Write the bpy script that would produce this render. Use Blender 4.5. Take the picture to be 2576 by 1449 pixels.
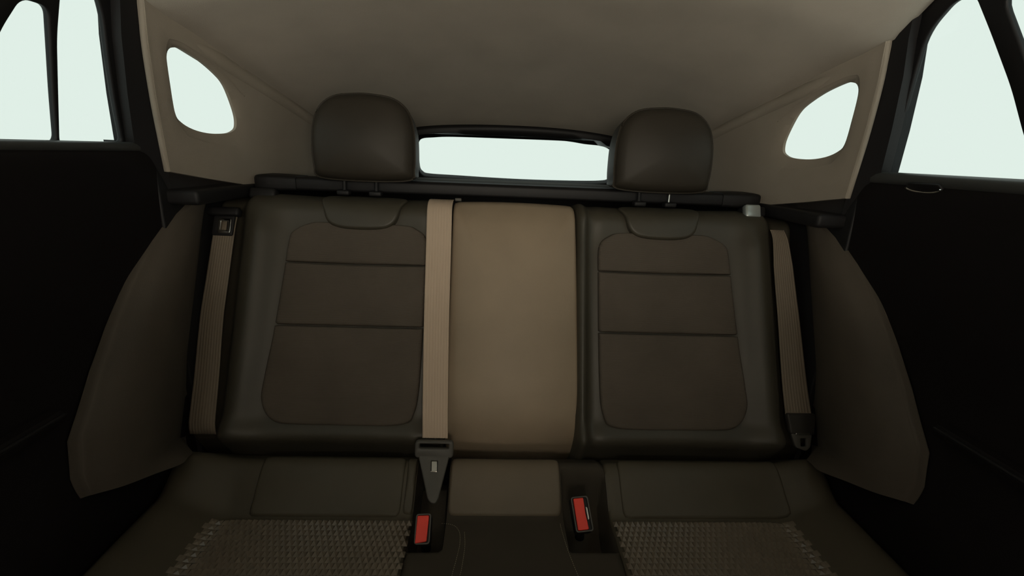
import bpy, bmesh, math, random
from mathutils import Vector, Matrix
random.seed(4)
for o in list(bpy.data.objects): bpy.data.objects.remove(o)
scene = bpy.context.scene
COL = scene.collection
V = Vector

# ------------------------------------------------------------------ camera
# metres; x across the car, y from the front seats to the tailgate, z up from the car floor
CAM = V((-.051, 0, 1.05)); FPX = 1150.0; IW = 2576
yaw, pitch, roll = (math.radians(a) for a in (2.76, 16, 2.42))
fwd = V((math.sin(yaw)*math.cos(pitch), math.cos(yaw)*math.cos(pitch), -math.sin(pitch)))
rgt = V((math.cos(yaw), -math.sin(yaw), 0)); upv = rgt.cross(fwd)
cR = rgt*math.cos(roll) + upv*math.sin(roll); cU = upv*math.cos(roll) - rgt*math.sin(roll)
cd = bpy.data.cameras.new('camera'); cd.sensor_width = 36; cd.lens = 36*FPX/IW; cd.clip_start = .01
cam = bpy.data.objects.new('camera', cd); COL.objects.link(cam)
cam.matrix_world = Matrix(((cR.x, cU.x, -fwd.x, CAM.x), (cR.y, cU.y, -fwd.y, CAM.y), (cR.z, cU.z, -fwd.z, CAM.z), (0, 0, 0, 1)))
scene.camera = cam

# ------------------------------------------------------------------ sky and exposure
SKY = 18.5                                   # bright overcast sky, even all round
SKYCOL = (1.0, .89, .75)
world = bpy.data.worlds.new('overcast_sky'); scene.world = world; world.use_nodes = True
bg = world.node_tree.nodes['Background']; bg.inputs[0].default_value = (*SKYCOL, 1); bg.inputs[1].default_value = SKY
vs = scene.view_settings
vs.view_transform = 'Standard'; vs.look = 'None'; vs.exposure = 0; vs.gamma = 1; vs.use_curve_mapping = False
# daylight enters by the windscreen: a sampling portal sits in its opening (it gives off no light itself)
def portal(loc, target, sx, sy):
    l = bpy.data.lights.new('windscreen_portal', 'AREA'); l.shape = 'RECTANGLE'; l.size = sx; l.size_y = sy
    l.cycles.is_portal = True
    o = bpy.data.objects.new('windscreen_portal', l); COL.objects.link(o); o.location = loc
    o.rotation_euler = (V(target)-V(loc)).to_track_quat('-Z', 'Y').to_euler()
WS0, WS1 = V((0, -1.45, .92)), V((0, -.95, 1.28))            # windscreen foot and head
wsn = (WS1-WS0).cross(V((1, 0, 0))).normalized()
if wsn.y < 0: wsn = -wsn
portal((WS0+WS1)/2 - wsn*.02, (WS0+WS1)/2 + wsn, 1.25, (WS1-WS0).length)

# ------------------------------------------------------------------ materials
MATS = {}
def mat(name, col, rough=.6, bump=0.0, scale=300, metal=0.0, spec=.5, var=0.0, sheen=0.0, stretch=None, wave=None):
    m = bpy.data.materials.new(name); m.use_nodes = True; nt = m.node_tree
    b = nt.nodes['Principled BSDF']
    b.inputs['Base Color'].default_value = (*col, 1); b.inputs['Roughness'].default_value = rough
    b.inputs['Metallic'].default_value = metal; b.inputs['Specular IOR Level'].default_value = spec
    if sheen: b.inputs['Sheen Weight'].default_value = sheen
    tc = nt.nodes.new('ShaderNodeTexCoord')
    src = tc.outputs['Object']
    if stretch:
        mp = nt.nodes.new('ShaderNodeMapping'); mp.inputs['Scale'].default_value = stretch
        nt.links.new(src, mp.inputs[0]); src = mp.outputs[0]
    n = nt.nodes.new('ShaderNodeTexNoise'); n.inputs['Scale'].default_value = scale; n.inputs['Detail'].default_value = 3
    nt.links.new(src, n.inputs['Vector'])
    hgt = n.outputs['Fac']
    if wave:
        w = nt.nodes.new('ShaderNodeTexWave'); w.bands_direction = wave[0]; w.inputs['Scale'].default_value = wave[1]
        w.inputs['Distortion'].default_value = .6
        nt.links.new(src, w.inputs['Vector'])
        mx = nt.nodes.new('ShaderNodeMath'); mx.operation = 'ADD'; nt.links.new(n.outputs['Fac'], mx.inputs[0]); nt.links.new(w.outputs['Fac'], mx.inputs[1]); hgt = mx.outputs[0]
    if bump:
        bp = nt.nodes.new('ShaderNodeBump'); bp.inputs['Strength'].default_value = bump; bp.inputs['Distance'].default_value = .001
        nt.links.new(hgt, bp.inputs['Height']); nt.links.new(bp.outputs[0], b.inputs['Normal'])
    if var:
        n2 = nt.nodes.new('ShaderNodeTexNoise'); n2.inputs['Scale'].default_value = 9; n2.inputs['Detail'].default_value = 4
        nt.links.new(tc.outputs['Object'], n2.inputs['Vector'])
        r = nt.nodes.new('ShaderNodeValToRGB'); e = r.color_ramp.elements
        e[0].position = .3; e[1].position = .7
        e[0].color = (*[c*(1-var) for c in col], 1); e[1].color = (*[c*(1+var) for c in col], 1)
        nt.links.new(n2.outputs['Fac'], r.inputs[0]); nt.links.new(r.outputs[0], b.inputs['Base Color'])
    MATS[name] = m
    return m
mat('headliner_cloth', (.42, .385, .325), .95, .25, 900, spec=.1, var=.05)
mat('beige_trim', (.31, .275, .225), .75, .2, 700, spec=.25, var=.04)
mat('panel_leather', (.27, .21, .145), .55, .12, 500, spec=.35, var=.06)
mat('dark_leather', (.050, .044, .031), .48, .12, 500, spec=.4, var=.08)
mat('headrest_leather', (.037, .031, .023), .55, .12, 500, spec=.3, var=.08)
mat('seat_fabric', (.092, .077, .061), .85, .35, 900, spec=.15, var=.08, wave=('Z', 140))
mat('bolster_vinyl', (.086, .072, .056), .6, .15, 500, spec=.3, var=.08)
mat('cushion_leather', (.074, .063, .043), .5, .12, 500, spec=.35, var=.06)
mat('dark_fabric', (.055, .047, .036), .9, .3, 900, spec=.1, var=.06)
mat('quilted_fabric', (.17, .14, .105), .25, .1, 700, spec=1.0, var=.06)
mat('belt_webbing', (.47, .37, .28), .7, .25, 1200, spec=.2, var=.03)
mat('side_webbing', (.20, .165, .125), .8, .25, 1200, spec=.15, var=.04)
mat('black_plastic', (.010, .0095, .010), .55, .1, 600, spec=.3)
mat('door_plastic', (.0100, .0084, .0086), .7, .1, 600, spec=.15)
mat('roll_leather', (.135, .108, .076), .55, .12, 500, spec=.35, var=.06)
mat('lit_sill_rubber', (.045, .047, .046), .42, .1, 600, spec=.6)  # paled towards teal to carry the window highlight along the sill
mat('grey_plastic', (.085, .080, .070), .5, .1, 600, spec=.4)
mat('latch_plastic', (.028, .025, .021), .5, .1, 600, spec=.4)
mat('lit_grey_plastic', (.42, .46, .45), .3, .05, 600, spec=.6, metal=.5)  # pale teal-grey holds the side window's light on the shoulder cap
mat('red_plastic', (.88, .060, .038), .42, .03, 400, spec=.4)
mat('chrome', (.85, .85, .82), .12, 0, metal=1)
mat('steel', (.55, .58, .57), .3, 0, metal=1)
mat('thread', (.30, .27, .20), .8, .1, 2000, spec=.1)
mat('carpet', (.02, .018, .016), .95, .4, 500, spec=.05)
def glass(name, trans):
    m = bpy.data.materials.new(name); m.use_nodes = True; nt = m.node_tree; nt.nodes.clear()
    o = nt.nodes.new('ShaderNodeOutputMaterial'); t = nt.nodes.new('ShaderNodeBsdfTransparent'); g = nt.nodes.new('ShaderNodeBsdfGlossy')
    mx = nt.nodes.new('ShaderNodeMixShader'); mx.inputs[0].default_value = .01
    t.inputs[0].default_value = (*[math.sqrt(c) for c in trans], 1); g.inputs['Roughness'].default_value = .02
    nt.links.new(t.outputs[0], mx.inputs[1]); nt.links.new(g.outputs[0], mx.inputs[2]); nt.links.new(mx.outputs[0], o.inputs[0])
    MATS[name] = m
TINT = [c/(SKY*k)/.98 for c, k in zip((.745, .860, .792), SKYCOL)]      # glass darkened so the strengthened sky shows pale green through it
glass('tinted_glass', TINT)
glass('clear_glass', (.93, .95, .93))

# ------------------------------------------------------------------ helpers: geometry is (verts, faces) in world metres
ORG = {}
def _bounds(vs_):
    xs = [v[0] for v in vs_]; ys = [v[1] for v in vs_]; zs = [v[2] for v in vs_]
    return V(((min(xs)+max(xs))/2, (min(ys)+max(ys))/2, min(zs)))
def obj(name, geo, m, parent=None, label=None, cat=None, group=None, kind=None, smooth=True, angle=40):
    verts, faces = geo
    base = ORG[parent.name] if parent else _bounds(verts)
    me = bpy.data.meshes.new(name); me.from_pydata([tuple(V(v)-base) for v in verts], [], faces)
    bm = bmesh.new(); bm.from_mesh(me)
    bmesh.ops.remove_doubles(bm, verts=bm.verts, dist=1e-6)
    bmesh.ops.recalc_face_normals(bm, faces=bm.faces); bm.to_mesh(me); bm.free()
    if smooth:
        for p in me.polygons: p.use_smooth = True
        try: me.set_sharp_from_angle(angle=math.radians(angle))
        except Exception: pass
    me.materials.append(MATS[m])
    o = bpy.data.objects.new(name, me); COL.objects.link(o)
    if parent: o.parent = parent; ORG[o.name] = base.copy()
    else: o.location = base; ORG[o.name] = base.copy()
    tag(o, label, cat, group, kind)
    return o
def tag(o, label=None, cat=None, group=None, kind=None):
    for k, v in (('label', label), ('category', cat), ('group', group), ('kind', kind)):
        if v: o[k] = v
def thing(name, loc, label, cat, group=None, kind=None):
    o = bpy.data.objects.new(name, None); COL.objects.link(o); o.location = loc; o.empty_display_size = .05
    ORG[o.name] = V(loc); tag(o, label, cat, group, kind); return o
def join(*gs):
    vs_, fs = [], []
    for g in gs:
        k = len(vs_); vs_ += list(g[0]); fs += [tuple(i+k for i in f) for f in g[1]]
    return vs_, fs
def lerp(a, b, t): return a+(b-a)*t
def sstep(a, b, x):
    t = max(0, min(1, (x-a)/(b-a))); return t*t*(3-2*t)
def gauss(x, s): return math.exp(-.5*(x/s)**2)
def interp(x, tab):
    if x <= tab[0][0]: return tab[0][1]
    for (a, p), (b, q) in zip(tab, tab[1:]):
        if x <= b: return p+(q-p)*(x-a)/(b-a)
    return tab[-1][1]
def catmull(pts, per=6, closed=True):
    n = len(pts); out = []
    rng = range(n) if closed else range(n-1)
    for i in rng:
        if closed: p0, p1, p2, p3 = pts[i-1], pts[i], pts[(i+1) % n], pts[(i+2) % n]
        else: p0, p1, p2, p3 = pts[max(i-1, 0)], pts[i], pts[i+1], pts[min(i+2, n-1)]
        for k in range(per):
            t = k/per
            out.append(tuple(.5*((2*b)+(c-a)*t+(2*a-5*b+4*c-d)*t*t+(3*b-a-3*c+d)*t**3) for a, b, c, d in zip(p0, p1, p2, p3)))
    if not closed: out.append(tuple(pts[-1]))
    return out
def resample(pts, n, closed=True):
    q = [V(p) for p in pts]
    if closed: q.append(q[0])
    L = [0]
    for a, b in zip(q, q[1:]): L.append(L[-1]+(b-a).length)
    out = []; j = 0
    m = n if closed else n-1
    for i in range(n):
        s = L[-1]*i/m
        while j < len(L)-2 and L[j+1] < s: j += 1
        t = (s-L[j])/max(L[j+1]-L[j], 1e-9); out.append(tuple(q[j].lerp(q[j+1], min(t, 1))))
    return out
def fillet(poly, r, seg=6):
    out = []; n = len(poly)
    for i, p in enumerate(poly):
        ri = r[i] if isinstance(r, (list, tuple)) else r
        p = V(p); a = V(poly[i-1])-p; b = V(poly[(i+1) % n])-p
        ri = min(ri, a.length*.45, b.length*.45)
        if ri <= 1e-5: out.append(tuple(p)); continue
        A = p+a.normalized()*ri; B = p+b.normalized()*ri
        for k in range(seg+1):
            t = k/seg; out.append(tuple(A*(1-t)**2+p*2*t*(1-t)+B*t*t))
    return out
def rrect(x0, x1, y0, y1, r, seg=6): return fillet([(x0, y0), (x1, y0), (x1, y1), (x0, y1)], r, seg)
def pad(out2, S, r=.010, crown=.004, depth=.015, n=96, relief=None):
    """cushioned pad: outline in surface coordinates, S(x, v, h) maps to the room"""
    q = resample(out2, n); c = V((sum(p[0] for p in q)/n, sum(p[1] for p in q)/n))
    Rm = sum((V(p)-c).length for p in q)/n; k = min(r/Rm, .5)
    ks = [0, k*.06, k*.2, k*.45, k*.75, k, min(k*1.6, .7)]
    last = ks[-1]; ks += [lerp(last, .97, t) for t in (.2, .42, .65, .85)]
    verts, faces = [], []
    for i, kk in enumerate([None]+ks):
        s = 1-(kk or 0)
        for p in q:
            w = V(p)-c; x, v = c+w*s
            if kk is None: h = -depth
            else:
                e = min((1-s)*w.length/r, 1); h = r*math.sqrt(max(0, 1-(1-e)**2))+crown*(1-s*s)
                if relief: h += relief(x, v)*min(1, e*1.0)
            verts.append(S(x, v, h))
    nr = len(ks)+1
    for i in range(nr-1):
        for j in range(n):
            faces.append((i*n+j, i*n+(j+1) % n, (i+1)*n+(j+1) % n, (i+1)*n+j))
    ct = len(verts); verts.append(S(c.x, c.y, r+crown+(relief(c.x, c.y) if relief else 0)))
    cb = len(verts); verts.append(S(c.x, c.y, -depth))
    for j in range(n):
        faces.append(((nr-1)*n+j, (nr-1)*n+(j+1) % n, ct)); faces.append(((j+1) % n, j, cb))
    return verts, faces
def field(x0, x1, nx, v0, v1, nv, S, h, depth):
    """block with a height-field front"""
    verts, faces = [], []
    for back in (0, 1):
        for j in range(nv+1):
            for i in range(nx+1):
                x = lerp(x0, x1, i/nx); v = lerp(v0, v1, j/nv); verts.append(S(x, v, -depth if back else h(x, v)))
    N = (nx+1)*(nv+1); I = lambda i, j, b=0: b*N+j*(nx+1)+i
    for b in (0, 1):
        for j in range(nv):
            for i in range(nx): faces.append((I(i, j, b), I(i+1, j, b), I(i+1, j+1, b), I(i, j+1, b)))
    for i in range(nx):
        faces.append((I(i, 0), I(i+1, 0), I(i+1, 0, 1), I(i, 0, 1))); faces.append((I(i, nv), I(i+1, nv), I(i+1, nv, 1), I(i, nv, 1)))
    for j in range(nv):
        faces.append((I(0, j), I(0, j+1), I(0, j+1, 1), I(0, j, 1))); faces.append((I(nx, j), I(nx, j+1), I(nx, j+1, 1), I(nx, j, 1)))
    return verts, faces
def plate(loops, o, e1, e2, thick, bevel=0.0):
    """flat plate with holes (2-D curve fill) in the frame o, e1, e2; thickness centred"""
    cu = bpy.data.curves.new('tmp', 'CURVE'); cu.dimensions = '2D'; cu.fill_mode = 'BOTH'
    cu.extrude = max(thick/2-bevel, 0); cu.bevel_depth = bevel; cu.bevel_resolution = 2; cu.offset = -bevel
    for lp in loops:
        s = cu.splines.new('POLY'); s.points.add(len(lp)-1); s.use_cyclic_u = True
        for p, q in zip(s.points, lp): p.co = (q[0], q[1], 0, 1)
    t = bpy.data.objects.new('tmp', cu); COL.objects.link(t)
    dg = bpy.context.evaluated_depsgraph_get(); ev = t.evaluated_get(dg); me = ev.to_mesh()
    e1, e2 = V(e1), V(e2); n = e1.cross(e2).normalized(); o = V(o)
    g = ([o+e1*v.co.x+e2*v.co.y+n*v.co.z for v in me.vertices], [tuple(p.vertices) for p in me.polygons])
    ev.to_mesh_clear(); bpy.data.objects.remove(t); bpy.data.curves.remove(cu)
    return g
def rbox(c, size, bev=.004, axes=None, seg=3):
    bm = bmesh.new(); bmesh.ops.create_cube(bm, size=1)
    for v in bm.verts: v.co = V((v.co.x*size[0], v.co.y*size[1], v.co.z*size[2]))
    if bev: bmesh.ops.bevel(bm, geom=bm.edges[:], offset=bev, segments=seg, affect='EDGES', profile=.5)
    ax = axes or (V((1, 0, 0)), V((0, 1, 0)), V((0, 0, 1))); c = V(c)
    bm.verts.ensure_lookup_table()
    g = ([c+ax[0]*v.co.x+ax[1]*v.co.y+ax[2]*v.co.z for v in bm.verts], [tuple(v.index for v in f.verts) for f in bm.faces]); bm.free()
    return g
def loft(secs, cap=True, closed=True):
    n = len(secs[0]); verts = [V(p) for s in secs for p in s]; faces = []
    for i in range(len(secs)-1):
        for j in range(n if closed else n-1):
            faces.append((i*n+j, i*n+(j+1) % n, (i+1)*n+(j+1) % n, (i+1)*n+j))
    if cap and closed: faces += [tuple(range(n)), tuple((len(secs)-1)*n+i for i in range(n))]
    return verts, faces
def tube(path, r, n=10):
    P = [V(p) for p in path]; secs = []
    for i, p in enumerate(P):
        d = (P[min(i+1, len(P)-1)]-P[max(i-1, 0)]).normalized()
        a = d.cross(V((0, .3, 1)) if abs(d.z) < .9 else V((1, 0, 0))).normalized(); b = d.cross(a)
        rr = r(i/(len(P)-1)) if callable(r) else r
        secs.append([p+(a*math.cos(2*math.pi*k/n)+b*math.sin(2*math.pi*k/n))*rr for k in range(n)])
    return loft(secs)
def ribbon(path, across, nrm, width, thick=.0014, ribs=0, per=4):
    """woven strap: path points, across and normal directions, ribs along its length"""
    secs = []
    m = max(ribs*per, 6)
    for i, p in enumerate(path):
        p = V(p); a = V(across[i] if isinstance(across, list) else across).normalized(); nn = V(nrm[i] if isinstance(nrm, list) else nrm).normalized()
        w = width[i] if isinstance(width, list) else width
        s = []
        for k in range(m+1):
            u = k/m; hh = thick/2 + (.0012*(math.cos(2*math.pi*ribs*u)*-1+1)*.5 if ribs else 0)
            s.append(p+a*(u-.5)*w+nn*hh)
        s += [p+a*(.5)*w-nn*thick/2, p-a*(.5)*w-nn*thick/2]
        secs.append(s)
    return loft(secs)
def mirx(g): return [V((-v[0], v[1], v[2])) for v in g[0]], g[1]

# ------------------------------------------------------------------ the shell of the cabin
def trim_x(y, z): return .68-.17*(y-.94)-.25*(z-.995)         # inner face of the rear quarter trim
TOPEDGE = [(.60, 1.33), (.77, 1.318), (.82, 1.296), (.861, 1.268), (.97, 1.2445), (1.075, 1.2175), (1.207, 1.187), (1.37, 1.147), (1.60, 1.085), (1.80, 1.02)]
TOPEDGE = catmull(TOPEDGE, 4, False)
def roof_edge(y):
    z = interp(y, TOPEDGE); x = .622 if y < .861 else trim_x(y, z)
    return x, z
def roof_mid(y): return interp(y, ROOFMID)
ROOFMID = catmull([(-1.0, 1.27), (-.6, 1.335), (0, 1.36), (.5, 1.36), (.9, 1.335), (1.1, 1.305), (1.3, 1.258), (1.5, 1.190), (1.62, 1.146), (1.78, 1.120)], 5, False)
# ceiling: one moulded headliner from the windscreen to the tailgate
secs = []
ys = [-1.0+i*.05 for i in range(53)] + [1.64]
for y in ys:
    xe, ze = roof_edge(max(y, .6)); zm = roof_mid(y); ze = min(ze, zm-.02)
    row = []
    for k in range(-16, 17):
        u = k/16; row.append(V((u*xe, y, zm-(zm-ze)*abs(u)**2.6)))
    ex = .10 if y > .87 else .022
    row = [V((-xe-ex, y, ze+.012))]+row+[V((xe+ex, y, ze+.012))]
    up = [p+V((0, 0, .03)) for p in reversed(row)]
    secs.append(row+up)
ceiling = obj('ceiling', loft(secs), 'headliner_cloth', kind='structure')
tag(ceiling, 'pale taupe cloth headliner curving down to the tailgate', 'headliner')

floor = obj('floor', rbox((0, .3, -.02), (1.56, 3.5, .04), .005), 'carpet', kind='structure', label='dark carpeted cabin floor below the rear bench', cat='floor')

# rear quarter trim: beige moulded panel with a rounded window opening
HOLE = [(.920, 1.192), (.922, 1.209), (.933, 1.2145), (.949, 1.2155), (.995, 1.204), (1.038, 1.1865), (1.062, 1.1715), (1.084, 1.1465), (1.106, 1.114), (1.1125, 1.091), (1.105, 1.0805), (1.083, 1.0735), (1.035, 1.0715), (.9935, 1.077), (.963, 1.0885), (.948, 1.1035), (.9325, 1.148)]
HOLE = resample(catmull(HOLE, 6), 120)
def top_z(y): return interp(y, TOPEDGE)
OUT = [(.861, 1.272), (.873, 1.213), (.897, 1.127), (.920, 1.057), (.941, .995), (1.05, .976), (1.17, .957), (1.45, .945), (1.765, .935), (1.765, top_z(1.765)), (1.60, top_z(1.6)), (1.37, top_z(1.37)), (1.207, top_z(1.207)), (1.075, top_z(1.075)), (.97, top_z(.97))]
def polar_hit(c, ang, poly):
    d = V((math.cos(ang), math.sin(ang))); best = None
    for a, b in zip(poly, poly[1:]+poly[:1]):
        a = V(a)-c; e = V(b)-c-a; den = d.x*e.y-d.y*e.x
        if abs(den) < 1e-12: continue
        t = (a.x*e.y-a.y*e.x)/den; u = (a.x*d.y-a.y*d.x)/den
        if t > 0 and -1e-6 <= u <= 1+1e-6 and (best is None or t < best): best = t
    return c+d*best
def quarter(s):
    c = V((1.01, 1.14))
    angs = sorted([math.atan2(p[1]-c.y, p[0]-c.x) for p in OUT]+[math.atan2(p[1]-c.y, p[0]-c.x) for p in HOLE])
    rings = []
    prof = [(-.16, -.013), (-.10, -.011), (-.04, -.009), (0, -.007), (.05, -.003), (.11, -.001), (.2, 0), (.4, .001), (.6, .001), (.8, 0), (.92, 0), (1, 0)]
    for t, hgt in prof:
        ring = []
        for a in angs:
            ph = polar_hit(c, a, HOLE); po = polar_hit(c, a, OUT)
            # the flange turns out to the glass just inside the opening
            p = ph+(po-ph)*max(t, 0) if t >= 0 else ph+(c-ph)*(-t)*.0
            if 0 < t <= .11:
                dd = (po-ph).length; p = ph+(po-ph).normalized()*min(t*.32, dd*t*3)
            ring.append(V((s*(trim_x(p.x, p.y)-hgt), p.x, p.y)))
        rings.append(ring)
    back = [V((v.x+s*.012, v.y, v.z)) for v in rings[-1]]
    rings.append(back)
    return loft(rings, cap=False)
for s, side, n in ((-1, 'left', 1), (1, 'right', 2)):
    t = obj('trim_%d' % n, quarter(s), 'beige_trim', kind='structure', angle=60)
    tag(t, 'beige pillar trim holding a small rounded window, behind the %s door window' % ('divided' if s < 0 else 'undivided'), 'pillar trim')
    path = [(s*(trim_x(y, top_z(y)-.012)+.010), y, top_z(y)-.012) for y in [.885+.03*i for i in range(29)]]
    obj('edge_bead', tube(path, lambda t: .017*min(1, .1+t*5), 14), 'beige_trim', t)
    fe = catmull([(.848, 1.345), (.857, 1.305), (.866, 1.27), (.876, 1.213), (.900, 1.127), (.923, 1.057), (.944, .997)], 5, False)
    obj('edge_lip', tube([(s*(trim_x(y, z)+.007), y, z) for y, z in fe], .0065), 'beige_trim', t)
    ring = [V((s*(trim_x(y, z)+.014), 1.01+(y-1.01)*1.05, 1.14+(z-1.14)*1.05)) for y, z in HOLE]
    obj('window_%d' % (n), loft([ring, [v+V((s*.004, 0, 0)) for v in ring]]), 'tinted_glass', kind='structure',
        label='small rounded window in the beige pillar trim behind the %s door window' % ('divided' if s < 0 else 'undivided'), cat='window')

# side frames of the doors: black pillars around the tinted door windows
TH = .28; NW = math.sqrt(1+TH*TH)
def fr(s): return (V((s*.72, 0, 1.05)), V((0, 1, 0)), V((-s*TH, 0, 1)))       # local (y, z-1.05)
def zl(pts): return [(y, z-1.05) for y, z in pts]
FRONTWIN = fillet([(-.75, 1.03), (.596, 1.03), (.640, 1.12), (.669, 1.215), (.705, 1.30), (-.45, 1.30)], [.03, .02, 0, .02, .03, .06])
WINR = fillet([(.625, 1.028), (.900, 1.047), (.838, 1.225), (.818, 1.277), (.773, 1.309), (.741, 1.306), (.717, 1.253), (.684, 1.175), (.661, 1.104)], [.02, .012, .05, .03, .04, .01, .02, .02, .02])
WINL1 = fillet([(.625, 1.034), (.762, 1.0435), (.751, 1.115), (.744, 1.17), (.737, 1.224), (.700, 1.2235), (.674, 1.177), (.650, 1.10)], [.02, .012, .02, .02, .012, .014, .02, .02])
WINL2 = fillet([(.767, 1.0405), (.8905, 1.0475), (.866, 1.11), (.8415, 1.185), (.826, 1.245), (.790, 1.295), (.756, 1.29), (.753, 1.19), (.7585, 1.13)], [.012, .010, .04, .03, .04, .03, .02, .02, .02])
FOUT = [(-1.40, .99), (.955, .99), (.955, 1.0), (.93, 1.07), (.905, 1.16), (.888, 1.25), (.88, 1.36), (-.9, 1.36)]
wins = {}
for s, side in ((-1, 'left'), (1, 'right')):
    o, e1, e2 = fr(s)
    loops = [zl(FOUT), zl(FRONTWIN)] + ([zl(WINL1), zl(WINL2)] if s < 0 else [zl(WINR)])
    w = obj('wall_'+side, plate(loops, o+V((s*.005, 0, 0)), e1, e2, .010, .003), 'black_plastic', kind='structure', angle=50)
    tag(w, 'black door window frame and pillars on the %s' % ('side of the divided window' if s < 0 else 'side of the undivided window'), 'door frame')
    pil = [(.850, 1.36), (.858, 1.30), (.866, 1.27), (.876, 1.213), (.900, 1.127), (.923, 1.057), (.944, .997), (.965, .93)]
    secs = [[V((s*(trim_x(y, z)+.010), y+.004, z)), V((s*(.705-TH*(z-1.05)), y-.030, z)), V((s*(.74-TH*(z-1.05)), y-.030, z)), V((s*(trim_x(y, z)+.05), y+.03, z))] for y, z in pil]
    obj('pillar_cover', loft(secs), 'black_plastic', w)
    names = ((FRONTWIN, 'front door window ahead of the dark pillar and the divided window'), (WINL1, 'front pane of the divided rear door window'), (WINL2, 'rear pane of the divided rear door window')) if s < 0 else \
            ((FRONTWIN, 'front door window ahead of the dark pillar and the undivided window'), (WINR, 'large undivided rear door window beside the black pillar'))
    for j, (lp, lab) in enumerate(names):
        c = V((sum(p[0] for p in lp)/len(lp), sum(p[1] for p in lp)/len(lp)))
        big = [tuple(c+(V(p)-c)*1.03) for p in lp]
        obj('window_%d' % (3+j+(0 if s < 0 else 3)), plate([zl(big)], o+V((s*.006, 0, 0)), e1, e2, .004), 'tinted_glass', kind='structure', label=lab % side if '%' in lab else lab, cat='window')

# lower door cards with sill roll, map ledge and armrest highlight bead
for s, side, n in ((-1, 'left', 1), (1, 'right', 2)):
    d = thing('door_%d' % n, (s*.72, .3, .1), 'black moulded rear door panel under the %s' % ('divided door window' if s < 0 else 'undivided door window'), 'door', kind='structure')
    prof = [(.716, 1.040), (.704, 1.030), (.700, 1.012), (.702, .96), (.708, .85), (.716, .72), (.716, .655), (.716, .60), (.712, .40), (.72, .05)]
    prof = catmull(prof, 3, False)
    secs = []
    for y in [-1.3+.115*i for i in range(21)]:
        secs.append([V((s*x, y, z)) for x, z in prof]+[V((s*.76, y, .05)), V((s*.76, y, 1.03))])
    obj('door_card', loft(secs), 'door_plastic', d, angle=50)
    ap = [(.72, .62), (.702, .628), (.696, .640), (.702, .650), (.72, .652)]
    ap = [(s*x, z) for x, z in ap]
    obj('armrest', loft([[V((x, y, z-.006*(y-.6))) for x, z in ap] for y in (-.3, 0, .3, .5, .6, .645)]), 'door_plastic', d, angle=30)
    obj('armrest_highlight', tube([(s*.698, y, .643-.010*(y-.6)) for y in (-.3, 0, .3, .45, .55, .60, .645)], .0030), 'black_plastic', d)  # thin bead added to stand in for the crease's faint highlight
    obj('belt_molding', tube([(s*.712, -1.2+.1*i, 1.038+.010*((-1.2+.1*i)-.8)) for i in range(23)], .009 if s < 0 else .013), 'lit_sill_rubber', d)  # fatter at the right to widen the sill highlight
    if s > 0:
        lk = obj('lock_recess', plate([rrect(-.034, .034, -.010, .010, .0095)], (.7025, .79, 1.026), (0, 1, 0), (-.5, 0, .87), .006, .002), 'black_plastic', d)
        ring = [V((.6975, .79+.034*math.cos(a), 1.0265)) + V((-.5, 0, .87))*(.0085*math.sin(a)) for a in [math.pi*(1+i/14) for i in range(15)]]
        obj('chrome_rim', tube(ring, .0016, 8), 'chrome', lk, label='bright chrome rim of the lock recess')

# rear quarter lower walls and tailgate
for s, n in ((-1, 3), (1, 4)):
    light_lid = [[V((s*xx, y, z)) for xx, z in ((trim_x(y, 1.04)+.012, 1.034), (.79, 1.034), (.79, 1.05), (trim_x(y, 1.04)+.012, 1.05))] for y in (.935, 1.2, 1.5, 1.90)]  # unseen ledge added to block sky light falling behind the trim
    obj('trim_%d' % n, join(loft(light_lid), rbox((s*.715, 1.415, .515), (.03, .97, 1.03), .004), rbox((s*.685, 1.36, .945), (.09, .82, .03), .008)), 'black_plastic', kind='structure',
        label='black lower side panel of the load area under the beige trim behind the %s door window' % ('divided' if s < 0 else 'undivided'), cat='side panel')
TGO, TGV = V((0, 1.74, 1.15)), V((0, .62, -1))            # the tailgate leans forward at its top
def tg(pts): return [(x, 1.15-z) for x, z in pts]
TG = [(-.74, .90), (.74, .90), (.72, 1.0), (.66, 1.12), (.50, 1.19), (.3, 1.21), (-.3, 1.21), (-.50, 1.19), (-.66, 1.12), (-.72, 1.0)]
RW = catmull([(-.335, 1.064), (-.329, 1.092), (-.314, 1.106), (-.276, 1.111), (-.204, 1.116), (-.001, 1.118), (.174, 1.119), (.226, 1.117), (.279, 1.111), (.34, 1.107), (.375, 1.095), (.390, 1.075), (.400, 1.035), (.406, .997), (.402, .978), (.38, .969), (.293, .964), (.118, .961), (-.039, .962), (-.196, .966), (-.304, .969), (-.329, .977), (-.338, .998)], 5)
wb = obj('wall_back', join(plate([tg(TG), tg(RW)], TGO, (1, 0, 0), TGV, .03, .006), rbox((0, 1.885, .462), (1.5, .03, .924), .004)), 'black_plastic', kind='structure', angle=50)
tag(wb, 'black tailgate frame around the low rear window', 'tailgate')
arc = catmull([(-.60, 1.03), (-.46, 1.082), (-.37, 1.108), (-.28, 1.128), (-.15, 1.139), (.01, 1.144), (.18, 1.141), (.33, 1.127), (.43, 1.103), (.51, 1.07), (.60, 1.03)], 5, False)
obj('header_trim', loft([[V((x, 1.76, z+.030)), V((x, 1.64, z+.020)), V((x, 1.602, z+.004)), V((x, 1.598, z-.004)), V((x, 1.602, z-.018)), V((x, 1.62, max(z-.028, 1.1135 if abs(x) < .33 else 0))), V((x, 1.76, max(z-.024, 1.1215 if abs(x) < .33 else 0)))] for x, z in arc]), 'black_plastic', wb, angle=50)
obj('window_9', plate([tg([(x*1.03, 1.04+(z-1.04)*1.06) for x, z in RW])], TGO, (1, 0, 0), TGV, .004), 'tinted_glass', kind='structure', label='low wide rear window between the two headrests', cat='window')
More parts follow.
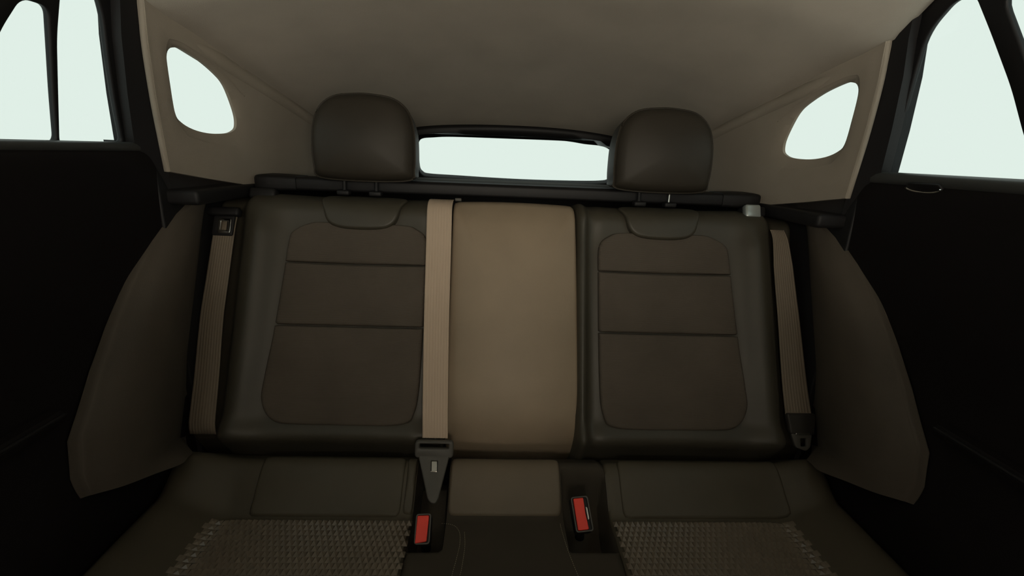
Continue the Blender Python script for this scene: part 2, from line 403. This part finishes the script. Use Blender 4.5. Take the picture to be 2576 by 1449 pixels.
# front end: bulkhead with dash, windscreen
wsd = (WS1-WS0).normalized(); WL = (WS1-WS0).length
wf = obj('wall_front', plate([[(-.85, -1.05), (.85, -1.05), (.85, WL+.06), (-.85, WL+.06)], rrect(-.64, .64, 0, WL, .05)], WS0, (1, 0, 0), wsd, .03, .003), 'black_plastic', kind='structure', angle=50)
tag(wf, 'black windscreen frame and bulkhead ahead of the front seats', 'bulkhead')
obj('window_10', plate([rrect(-.66, .66, -.02, WL+.02, .05)], WS0, (1, 0, 0), wsd, .004), 'clear_glass', kind='structure', label='clear windscreen ahead of the front seats', cat='window')

# ------------------------------------------------------------------ rear backrest
BE = math.radians(23.5); B0 = V((0, .87, .391)); BU = V((0, math.sin(BE), math.cos(BE))); BN = V((0, -math.cos(BE), math.sin(BE)))
def hb(v):
    h = 0
    if v > .555: h -= .055*((v-.555)/.065)**2.6
    if v < .085: h -= .052*((.085-v)/.09)**1.8
    return h
def SB(x, v, h): return B0+V((x, 0, 0))+BU*v+BN*(h+hb(v))
def outer_ridge(v): return .588+.014*(.4-v)/.4
def cup(a): return .010*min(((a-.36)/.17)**2, 1.4)
def sec_h(x, v):
    a = abs(x); h = -.013+cup(a)
    h += .026*gauss(a-outer_ridge(v), .026)*sstep(.0, .08, v)*sstep(.60, .50, v)
    h += (.014 if x > 0 else .002)*gauss(a-.166, .007)
    h -= .006*gauss(a-.188, .012)
    h += .024*gauss(v-.052, .020)
    h += .008*gauss(v-.585, .03)
    h -= .034*sstep(.612, .650, a)
    for d, r in ((a-.151, .010), (.702-a, .006), (v+.035, .03), (.632-v, .02)):
        e = max(0, min(1, d/r)); h -= r*(1-math.sqrt(max(0, 1-(1-e)**2)))
    return h
def ins_S(s): return lambda x, v, h: SB(s*x, v, h+cup(x)-.008)
INS = catmull([(.520, .493), (.512, .515), (.482, .534), (.44, .5405), (.268, .539), (.226, .527), (.2045, .501), (.203, .42), (.2035, .294), (.2065, .155), (.215, .106), (.230, .0855), (.292, .077), (.46, .0785), (.521, .088), (.5475, .128), (.546, .182), (.535, .281), (.526, .40)], 5)
def clip(poly, lo, hi):
    def half(p, f, val):
        out = []
        for a, b in zip(p, p[1:]+p[:1]):
            ia, ib = f(a[1]), f(b[1])
            if ia: out.append(a)
            if ia != ib:
                t = (val-a[1])/(b[1]-a[1]); out.append((lerp(a[0], b[0], t), val))
        return out
    return half(half(poly, lambda v: v >= lo, lo), lambda v: v <= hi, hi)
seat = thing('bench_seat', (0, .7, .08), 'dark brown rear bench seat with a taupe middle backrest panel', 'car seat')
for s in (-1, 1):
    x0, x1 = (.151, .702) if s > 0 else (-.702, -.151)
    b = obj('backrest', field(x0, x1, 96, -.035, .632, 110, SB, sec_h, .05), 'dark_leather', seat, angle=60)
    for lo, hi in ((.4435, .60), (.2995, .4405), (.0, .2965)):
        obj('fabric_insert', pad(clip(INS, lo, hi), ins_S(s), r=.008, crown=.0035, depth=.012, n=128), 'seat_fabric', b, angle=70)
    tong = catmull([(.452, .612), (.446, .568), (.431, .5365), (.39, .5245), (.31, .5265), (.279, .5445), (.269, .580), (.264, .612), (.36, .618)], 5)
    obj('neck_panel', pad(tong, lambda x, v, h: SB(s*x, v, h+.004), r=.007, crown=.004, depth=.012, n=96), 'dark_leather', b, angle=70)
    obj('lever_surround', rbox(SB(s*.604, .612, .004), (.062, .030, .026), .007, (V((1, 0, 0)), BN, BU)), 'black_plastic', b)
    if s > 0:
        obj('lit_shoulder_cap', rbox(SB(.592, .607, .018), (.040, .020, .034), .006, (V((1, 0, 0)), BN, BU)), 'lit_grey_plastic', b, label='silvery grey cap standing in for a surface lit by the side window')  # cap put in for a window-lit surface on the backrest shoulder
        obj('cap_slot', rbox(SB(.590, .6125, .028), (.030, .005, .007), .001, (V((1, 0, 0)), BN, BU)), 'black_plastic', b)

# centre panel of the backrest
CP = fillet([(-.149, -.03), (.1615, -.03), (.1585, .25), (.1475, .618), (-.147, .618)], [.02, .02, 0, .012, .012], 6)
CP = [(x, v) for x, v in CP]
cb = obj('armrest_panel', pad(CP, lambda x, v, h: SB(x, v, h-.014+.016*(1-(x/.16)**2)-.045*(max(0, .18-v)/.18)**2), r=.012, crown=.006, depth=.04, n=160), 'panel_leather', seat, angle=70, label='plain taupe leather middle backrest panel')
obj('belt_guide', rbox(SB(-.1375, .6175, .012), (.016, .010, .007), .002, (V((1, 0, 0)), BN, BU)), 'grey_plastic', cb)

# ------------------------------------------------------------------ rear bench cushion
def notch(x, y):
    l = sstep(-.196, -.188, x)*sstep(-.128, -.136, x)*sstep(.690, .705, y)
    r = sstep(.112, .121, x)*sstep(.208, .199, x)*sstep(.690, .702, y)*sstep(.852, .835, y)
    return l+r
def CZ(x, y):
    z = .335+.065*sstep(.765, .862, y)
    if y > .866: z -= .5*(y-.866)
    if y < .43: z -= .05*((.43-y)/.07)**2
    z += .045*sstep(.56, .68, abs(x))*sstep(.95, .75, y)
    return z
def SC(x, y, h): return V((x, y, CZ(x, y)+h))
def cush_h(x, y): return -.075*notch(x, y)
def seam(x, edges, base):
    h = base
    for e in edges: h -= .006*gauss(x-e, .004)
    return h
def block(x0, x1, nx, m, name):
    g = field(x0, x1, nx, .36, .905, 100, SC, lambda x, y: seam(x, (x0, x1), cush_h(x, y)), .22)
    return obj(name, g, m, seat, angle=60)
CL = block(-.695, -.1975, 80, 'cushion_leather', 'seat_pad'); CC = block(-.1965, .2095, 100, 'dark_fabric', 'cushion'); CRT = block(.2105, .695, 80, 'cushion_leather', 'seat_pad')
for x0, x1, y0, y1 in ((-.525, -.224, .772, .872), (-.218, -.199, .778, .872), (-.126, .110, .776, .872), (.240, .60, .772, .872)):
    obj('cushion_roll', pad(rrect(x0, x1, y0, y1, .012), SC, r=.006, crown=.004, depth=.012, n=96), 'cushion_leather' if x0 != -.126 else 'roll_leather', CL if x1 < -.19 else CC if x0 < 0 else CRT, angle=70)
# quilted fabric: small raised pyramids row by row on each seating area
def quilt(s):
    px, py = .0112, .0124; verts, faces = [], []
    for j in range(28):
        y = .755-j*py
        for i in range(38):
            x = .200+.006*max(0, (.72-y))*6*.2+(i+(.5 if j % 2 else 0))*px
            if s > 0: x += .018
            hx, hy = px*.5, py*.5; k = len(verts); k2 = 1-1.6*sstep(.56, .61, x)
            for dx, dy in ((-hx, -hy), (hx, -hy), (hx, hy), (-hx, hy)): verts.append(SC(s*(x+dx), y+dy, .0022*k2))
            verts.append(SC(s*x, y, .0022*k2+.0078*sstep(.60, .53, x)))
            faces += [(k, k+1, k+4), (k+1, k+2, k+4), (k+2, k+3, k+4), (k+3, k, k+4)]
    return verts, faces
for s in (-1, 1):
    obj('quilted_fabric', quilt(s), 'quilted_fabric', CL if s < 0 else CRT, kind='stuff', smooth=False)
def stitches(path, step=.0042):
    P = resample(catmull(path, 8, False), int(200), False); g = []
    L = sum((V(a)-V(b)).length for a, b in zip(P, P[1:])); n = int(L/step)
    Q = resample(P, n*2, False)
    for i in range(0, len(Q)-1, 2): g.append(tube([SC(Q[i][0], Q[i][1], .0012), SC(Q[i+1][0], Q[i+1][1], .0012)], .0005, 5))
    return join(*g)
for path in ([(-.136, .757), (-.112, .752), (-.099, .735), (-.096, .706), (-.100, .67), (-.106, .62), (-.110, .48)], [(-.089, .735), (-.086, .70), (-.089, .65), (-.092, .62), (-.096, .48)],
             [(.104, .757), (.105, .735), (.110, .690), (.119, .640), (.128, .59), (.14, .48)]):
    obj('stitching', stitches(path), 'thread', CC, label='pale stitched seam line')

# ------------------------------------------------------------------ side bolsters
YO = [(.41, .660), (.475, .655), (.567, .668), (.67, .728), (.743, .780), (.81, .838), (.86, .893), (.905, .952), (.94, 1.025), (.955, 1.06)]
def yb(z): return .87+(z-.391)*math.tan(BE)
for s, side in ((-1, 'left'), (1, 'right')):
    secs = []
    for i in range(26):
        z = lerp(.415, .952, i/25); yo = interp(z, YO); yi = yb(z)
        lo = sstep(.432, .412, z)                      # the foot fills the corner beside the cushion
        bul = .020*sstep(.955, .80, z)
        x_in = lerp(.702, .660, lo); yin = yi-lerp(.030, .050, lo)
        x_out = .706
        pts = [(x_in+.012, yin+.03), (x_in, yin), (lerp(.690, .655, lo)-bul*.3, lerp(yin, yo, .22)), (.690-bul*.9-.006*lo, lerp(yin, yo, .5)), (.694-bul*.7, lerp(yin, yo, .78)), (x_out-.008, yo+.010), (x_out, yo), (.7135, yo+.004), (.7135, yin+.03)]
        dz = lambda y: -.0
        secs.append([V((s*x, y, z + .30*(yi-y)*(1-i/25)**4)) for x, y in catmull(pts, 4)])
    obj('padded_bolster', loft(secs), 'bolster_vinyl', label='curved padded side bolster between backrest and door, beside the %s' % ('belt whose latch hangs high' if s < 0 else 'belt whose latch hangs low'), cat='side bolster', group='side bolsters of the rear seat', angle=60)

# ------------------------------------------------------------------ headrests
for s, side in ((-1, 'left'), (1, 'right')):
    cx = s*.361; y0, z0 = 1.122, .985; th = math.radians(8)
    hu = V((0, math.sin(th), math.cos(th))); hn = V((0, -math.cos(th), math.sin(th)))
    h = thing('headrest', (cx, y0, z0-.05), 'dark padded headrest whose post shows a bright thin line' if s > 0 else 'dark padded headrest on the backrest next to the middle belt', 'headrest', 'rear headrests')
    O = catmull([(-.104, .004), (-.116, .028), (-.118, .08), (-.114, .125), (-.100, .162), (-.068, .186), (-.02, .193), (.02, .193), (.068, .186), (.100, .162), (.114, .125), (.118, .08), (.116, .028), (.104, .004), (0, -.002)], 5)
    HS = lambda x, v, d: V((cx+x, y0, z0))+hu*v+hn*(d-.9*x*x-1.2*(v-.1)**2)
    obj('face_pad', pad(O, HS, r=.020, crown=.014, depth=.004, n=120), 'headrest_leather', h, angle=70)
    G1 = [V((cx, y0, z0))+V((x*1.035, 0, 0))+hu*((v-.095)*1.025+.095) for x, v in O]
    rings = []
    for sc, d in ((.96, .004), (.995, .001), (1.0, -.012), (1.0, -.040), (.985, -.075), (.94, -.092), (.80, -.100), (.4, -.102)):
        rings.append([V((cx, y0, z0))+V((x*1.02*sc, 0, 0))+hu*max((v-.095)*1.015*sc+.095, .002-.24*min(d, 0))+hn*(d-.9*x*x*min(1, sc)-1.2*(v-.1)**2) for x, v in O])
    obj('gusset', loft(rings), 'headrest_leather', h, angle=60)
    pp = [HS(x*1.018, (v-.095)*1.013+.095, .001) for x, v in O]; pp.append(pp[0])
    obj('piping', tube(pp, .0022, 6), 'headrest_leather', h)
    for k in (-.05, .026):
        obj('post', tube([V((cx+k, y0+.028, z0+.03)), V((cx+k, y0+.020, z0-.035)), V((cx+k, y0+.018, z0-.040))], .0022 if (s > 0 and k > 0) else .005, 12), 'chrome' if (s > 0 and k > 0) else 'black_plastic', h)  # one post made thin and chrome to give a bright line of glint
        obj('post_guide', rbox((cx+k, y0+.016, z0-.034), (.030, .026, .012), .004), 'black_plastic', h)

# ------------------------------------------------------------------ load cover behind the backrest
cc = thing('cargo_cover', (0, 1.22, .92), 'black roller load cover cassette lying behind the rear backrest', 'load cover')
def cass(x, k=1.0): return [V((x, 1.215+.042*k*c, .9645+.0165*k*d)) for c, d in fillet([(-1, -1), (1, -1), (1, 1), (-1, 1)], .45, 5)]
obj('cassette', loft([cass(x) for x in (-.54, -.27, 0, .27, .54)]), 'black_plastic', cc, angle=50)
for s in (-1, 1):
    obj('end_cap', loft([cass(s*.538, 1.08), cass(s*.60, 1.2), cass(s*.625, 1.2), cass(s*.635, 1.1), cass(s*.640, .9)]), 'black_plastic', cc, angle=50)
obj('cover_sheet', rbox((0, 1.49, .962), (1.16, .46, .006), .002), 'dark_fabric', cc)

# ------------------------------------------------------------------ seat belts
def back_path(tab, n, h): return [SB(x, v, hh) for x, v, hh in resample(catmull(tab, 8, False), n, False)]
X = V((1, 0, 0))
# middle belt
mb = thing('seat_belt', (-.164, .86, .40), 'light grey-brown ribbed middle seat belt hanging down the backrest', 'seat belt', 'rear seat belts')
P = back_path([(-.177, .6185, .010), (-.1765, .60, .018), (-.174, .50, .022), (-.171, .32, .024), (-.166, .15, .026), (-.163, .080, .030), (-.1625, .060, .0325)], 44, 0)
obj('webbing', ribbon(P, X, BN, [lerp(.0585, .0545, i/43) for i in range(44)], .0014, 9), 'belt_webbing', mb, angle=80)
LO = SB(-.1625, .075, 0)+BN*.033-BU*.035; ld = (BU*.95+V((0, -.12, .2))).normalized(); ln = X.cross(ld).normalized()
if ln.y > 0: ln = -ln
obj('latch_loop', plate([rrect(-.041, .041, -.020, .017, .009), rrect(-.031, .031, .0005, .011, .003)], LO, X, ld, .015, .004), 'grey_plastic', mb, angle=50)
tipP = V((-.1545, .775, .367)); LO2 = LO-ld*.014; td = (LO2-tipP); tl = td.length; td.normalize()
body = fillet([(-.029, 0), (-.033, -.006), (-.012, -tl*.92), (-.004, -tl), (.004, -tl), (.010, -tl*.9), (.032, -.006), (.029, 0)], .006, 4)
tb = obj('latch_plate', plate([body, rrect(-.006, .007, -.036, -.014, .002)], LO2, X, td, .010, .003), 'grey_plastic', mb, angle=50)
tn = X.cross(td).normalized(); tn = tn if tn.y < 0 else -tn
obj('latch_window', plate([rrect(-.005, .006, -.035, -.015, .0015)], LO2-tn*.001, X, td, .003), 'steel', tb)
obj('latch_edge', rbox(LO2-td*.037+tn*.0055, (.014, .0014, .0016), .0004, (X, tn, td)), 'chrome', tb)
# belt at the left: latch parked near its upper guide
lb = thing('seat_belt', (-.66, .95, .45), 'grey-brown side belt with a steel latch parked at its top guide', 'seat belt', 'rear seat belts')
P = back_path([(-.662, .550, .004), (-.6615, .515, .012), (-.667, .40, .010), (-.6725, .31, .006), (-.671, .18, .004), (-.672, .09, .002), (-.672, .055, .0)], 40, 0)
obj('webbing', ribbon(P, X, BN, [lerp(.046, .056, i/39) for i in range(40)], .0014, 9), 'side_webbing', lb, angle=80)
bz = obj('belt_guide', rbox(SB(-.667, .552, .010), (.072, .022, .020), .006, (X, BN, BU)), 'black_plastic', lb)
lp = obj('latch_plate', plate([fillet([(-.024, -.024), (.022, -.024), (.024, .022), (-.022, .022)], .005), rrect(-.009, .008, -.012, .010, .002)], SB(-.661, .519, .018), X, BU, .006, .002), 'black_plastic', lb)
obj('latch_window', plate([rrect(-.014, .014, -.017, .016, .004), rrect(-.008, .008, -.011, .010, .002)], SB(-.656, .517, .023), X, BU, .004, .001), 'chrome', lp)
# belt at the right: latch hangs at its lower end
rb = thing('seat_belt', (.665, .95, .45), 'grey-brown side belt with its latch hanging at the lower end', 'seat belt', 'rear seat belts')
P = back_path([(.640, .556, .010), (.6425, .545, .012), (.646, .52, .013), (.651, .42, .012), (.655, .34, .012), (.660, .20, .012), (.6645, .118, .014)], 40, 0)
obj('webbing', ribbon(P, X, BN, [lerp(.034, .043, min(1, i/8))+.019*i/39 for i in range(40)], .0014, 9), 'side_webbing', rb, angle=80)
hd = obj('latch_head', plate([fillet([(-.0345, .008), (-.029, -.034), (.028, -.036), (.0335, .004), (.0325, .012), (-.033, .012)], .005)], SB(.6675, .112, .014), X, BU, .016, .005), 'latch_plastic', rb, angle=50)
lt = obj('latch_tongue', plate([fillet([(-.026, .0), (-.017, -.034), (.008, -.042), (.018, -.034), (.025, 0)], .006), rrect(-.004, .010, -.032, -.014, .003)], SB(.6675, .082, .014), X, BU, .008, .002), 'grey_plastic', rb, angle=50)
obj('latch_edge', rbox(SB(.6665, .079, .0225), (.034, .003, .004), .001, (X, BN, BU)), 'chrome', hd)

# ------------------------------------------------------------------ buckles with red release buttons
def buckle(c, tilt, hw, hh, red, label, stalk_to):
    c = V(c); n = V((0, -.62, .785)).normalized(); e2 = V((0, .785, .62)).normalized(); e1 = V((1, 0, 0))
    ca, sa = math.cos(tilt), math.sin(tilt); a1 = e1*ca+e2*sa; a2 = e2*ca-e1*sa
    b = thing('seat_belt_buckle', c-V((0, 0, .05)), label, 'belt buckle', 'buckles with red buttons')
    obj('housing', plate([rrect(-hw, hw, -hh, hh, .006)], c-n*.014, a1, a2, .028, .004), 'black_plastic', b, angle=50)
    obj('rim', plate([rrect(-hw, hw, -hh, hh, .006), rrect(-hw+.0028, hw-.0028, -hh+.0028, hh-.0028, .004)], c+n*.001, a1, a2, .004, .001), 'grey_plastic', b, angle=50)
    obj('release_button', plate([red], c+n*.001, a1, a2, .007, .0018), 'red_plastic', b, angle=50, label='bright red release button')
    obj('stalk', tube([c-n*.02, (c-n*.03+V(stalk_to))/2, V(stalk_to)], .010, 12), 'black_plastic', b)
    return b, a1, a2, n, c
buckle((-.1655, .706, .371), .03, .0145, .026, fillet([(-.0125, -.0245), (.0085, -.0215), (.0105, .0225), (-.0115, .0225)], .0022), 'belt buckle with red button standing under the middle belt', (-.165, .74, .29))
bk, a1, a2, n, c = buckle((.1435, .746, .371), .10, .0178, .0325, fillet([(-.0135, -.029), (.0085, -.029), (.0068, 0), (.0080, .029), (-.0130, .029)], .003), 'belt buckle with red button standing alone in the cushion notch', (.150, .77, .29))
obj('latch_slot', plate([fillet([(.010, -.012), (.0125, -.010), (.0125, .010), (.0095, .012)], .0008)], c+n*.0015, a1, a2, .003), 'steel', bk)

# ------------------------------------------------------------------ front seats, unseen behind the camera; widened and raised to block light
for s in (-1, 1):
    f = thing('bucket_seat', (s*.385, -.35, .05), 'dark unseen front seat, shaped to block light, ahead of the rear bench, on the side of the %s door window' % ('divided' if s < 0 else 'undivided'), 'seat', 'front seats')
    def ring(z, w, y, t): return [V((s*.385+w*math.copysign(abs(math.cos(a))**.5, math.cos(a)), y+t*math.copysign(abs(math.sin(a))**.6, math.sin(a)), z)) for a in [2*math.pi*i/40 for i in range(40)]]
    obj('backrest', loft([ring(.28, .20, -.26, .05), ring(.32, .29, -.25, .075), ring(.5, .315, -.215, .075), ring(.75, .315, -.155, .065), ring(.88, .305, -.12, .055), ring(.95, .26, -.105, .055), ring(.985, .21, -.095, .045), ring(.998, .15, -.09, .025)]), 'dark_leather', f, angle=60)
    obj('seat_pad', loft([[V((p.x, (p.z-.6)*.85-.32, .31+(p.y+.2)*.9)) for p in r] for r in (ring(.26, .2, -.2, .05), ring(.3, .25, -.2, .075), ring(.6, .255, -.2, .08), ring(.78, .22, -.2, .05))]), 'dark_leather', f, angle=60)
    obj('head_rest', loft([ring(1.01, .10, -.085, .03), ring(1.03, .14, -.085, .045), ring(1.15, .145, -.08, .045), ring(1.20, .11, -.075, .03)]), 'dark_leather', f, angle=60)
    for k in (-.06, .06): obj('post', tube([(s*.385+k, -.09, .97), (s*.385+k, -.085, 1.04)], .006), 'chrome', f)
    obj('seat_base', rbox((s*.385, -.40, .14), (.40, .42, .22), .03), 'black_plastic', f)
con = thing('shade_console', (0, -.45, .04), 'unseen black centre console with padded armrest between the front seats', 'shade_console')  # unseen block added to cut the light on the lower middle panel
obj('shade_console_box', rbox((0, -.50, .26), (.13, .80, .44), .02), 'black_plastic', con)
obj('armrest', rbox((0, -.33, .66), (.13, .42, .16), .035), 'dark_leather', con)
obj('shade_armrest_post', rbox((0, -.33, .53), (.10, .30, .12), .02), 'black_plastic', con)
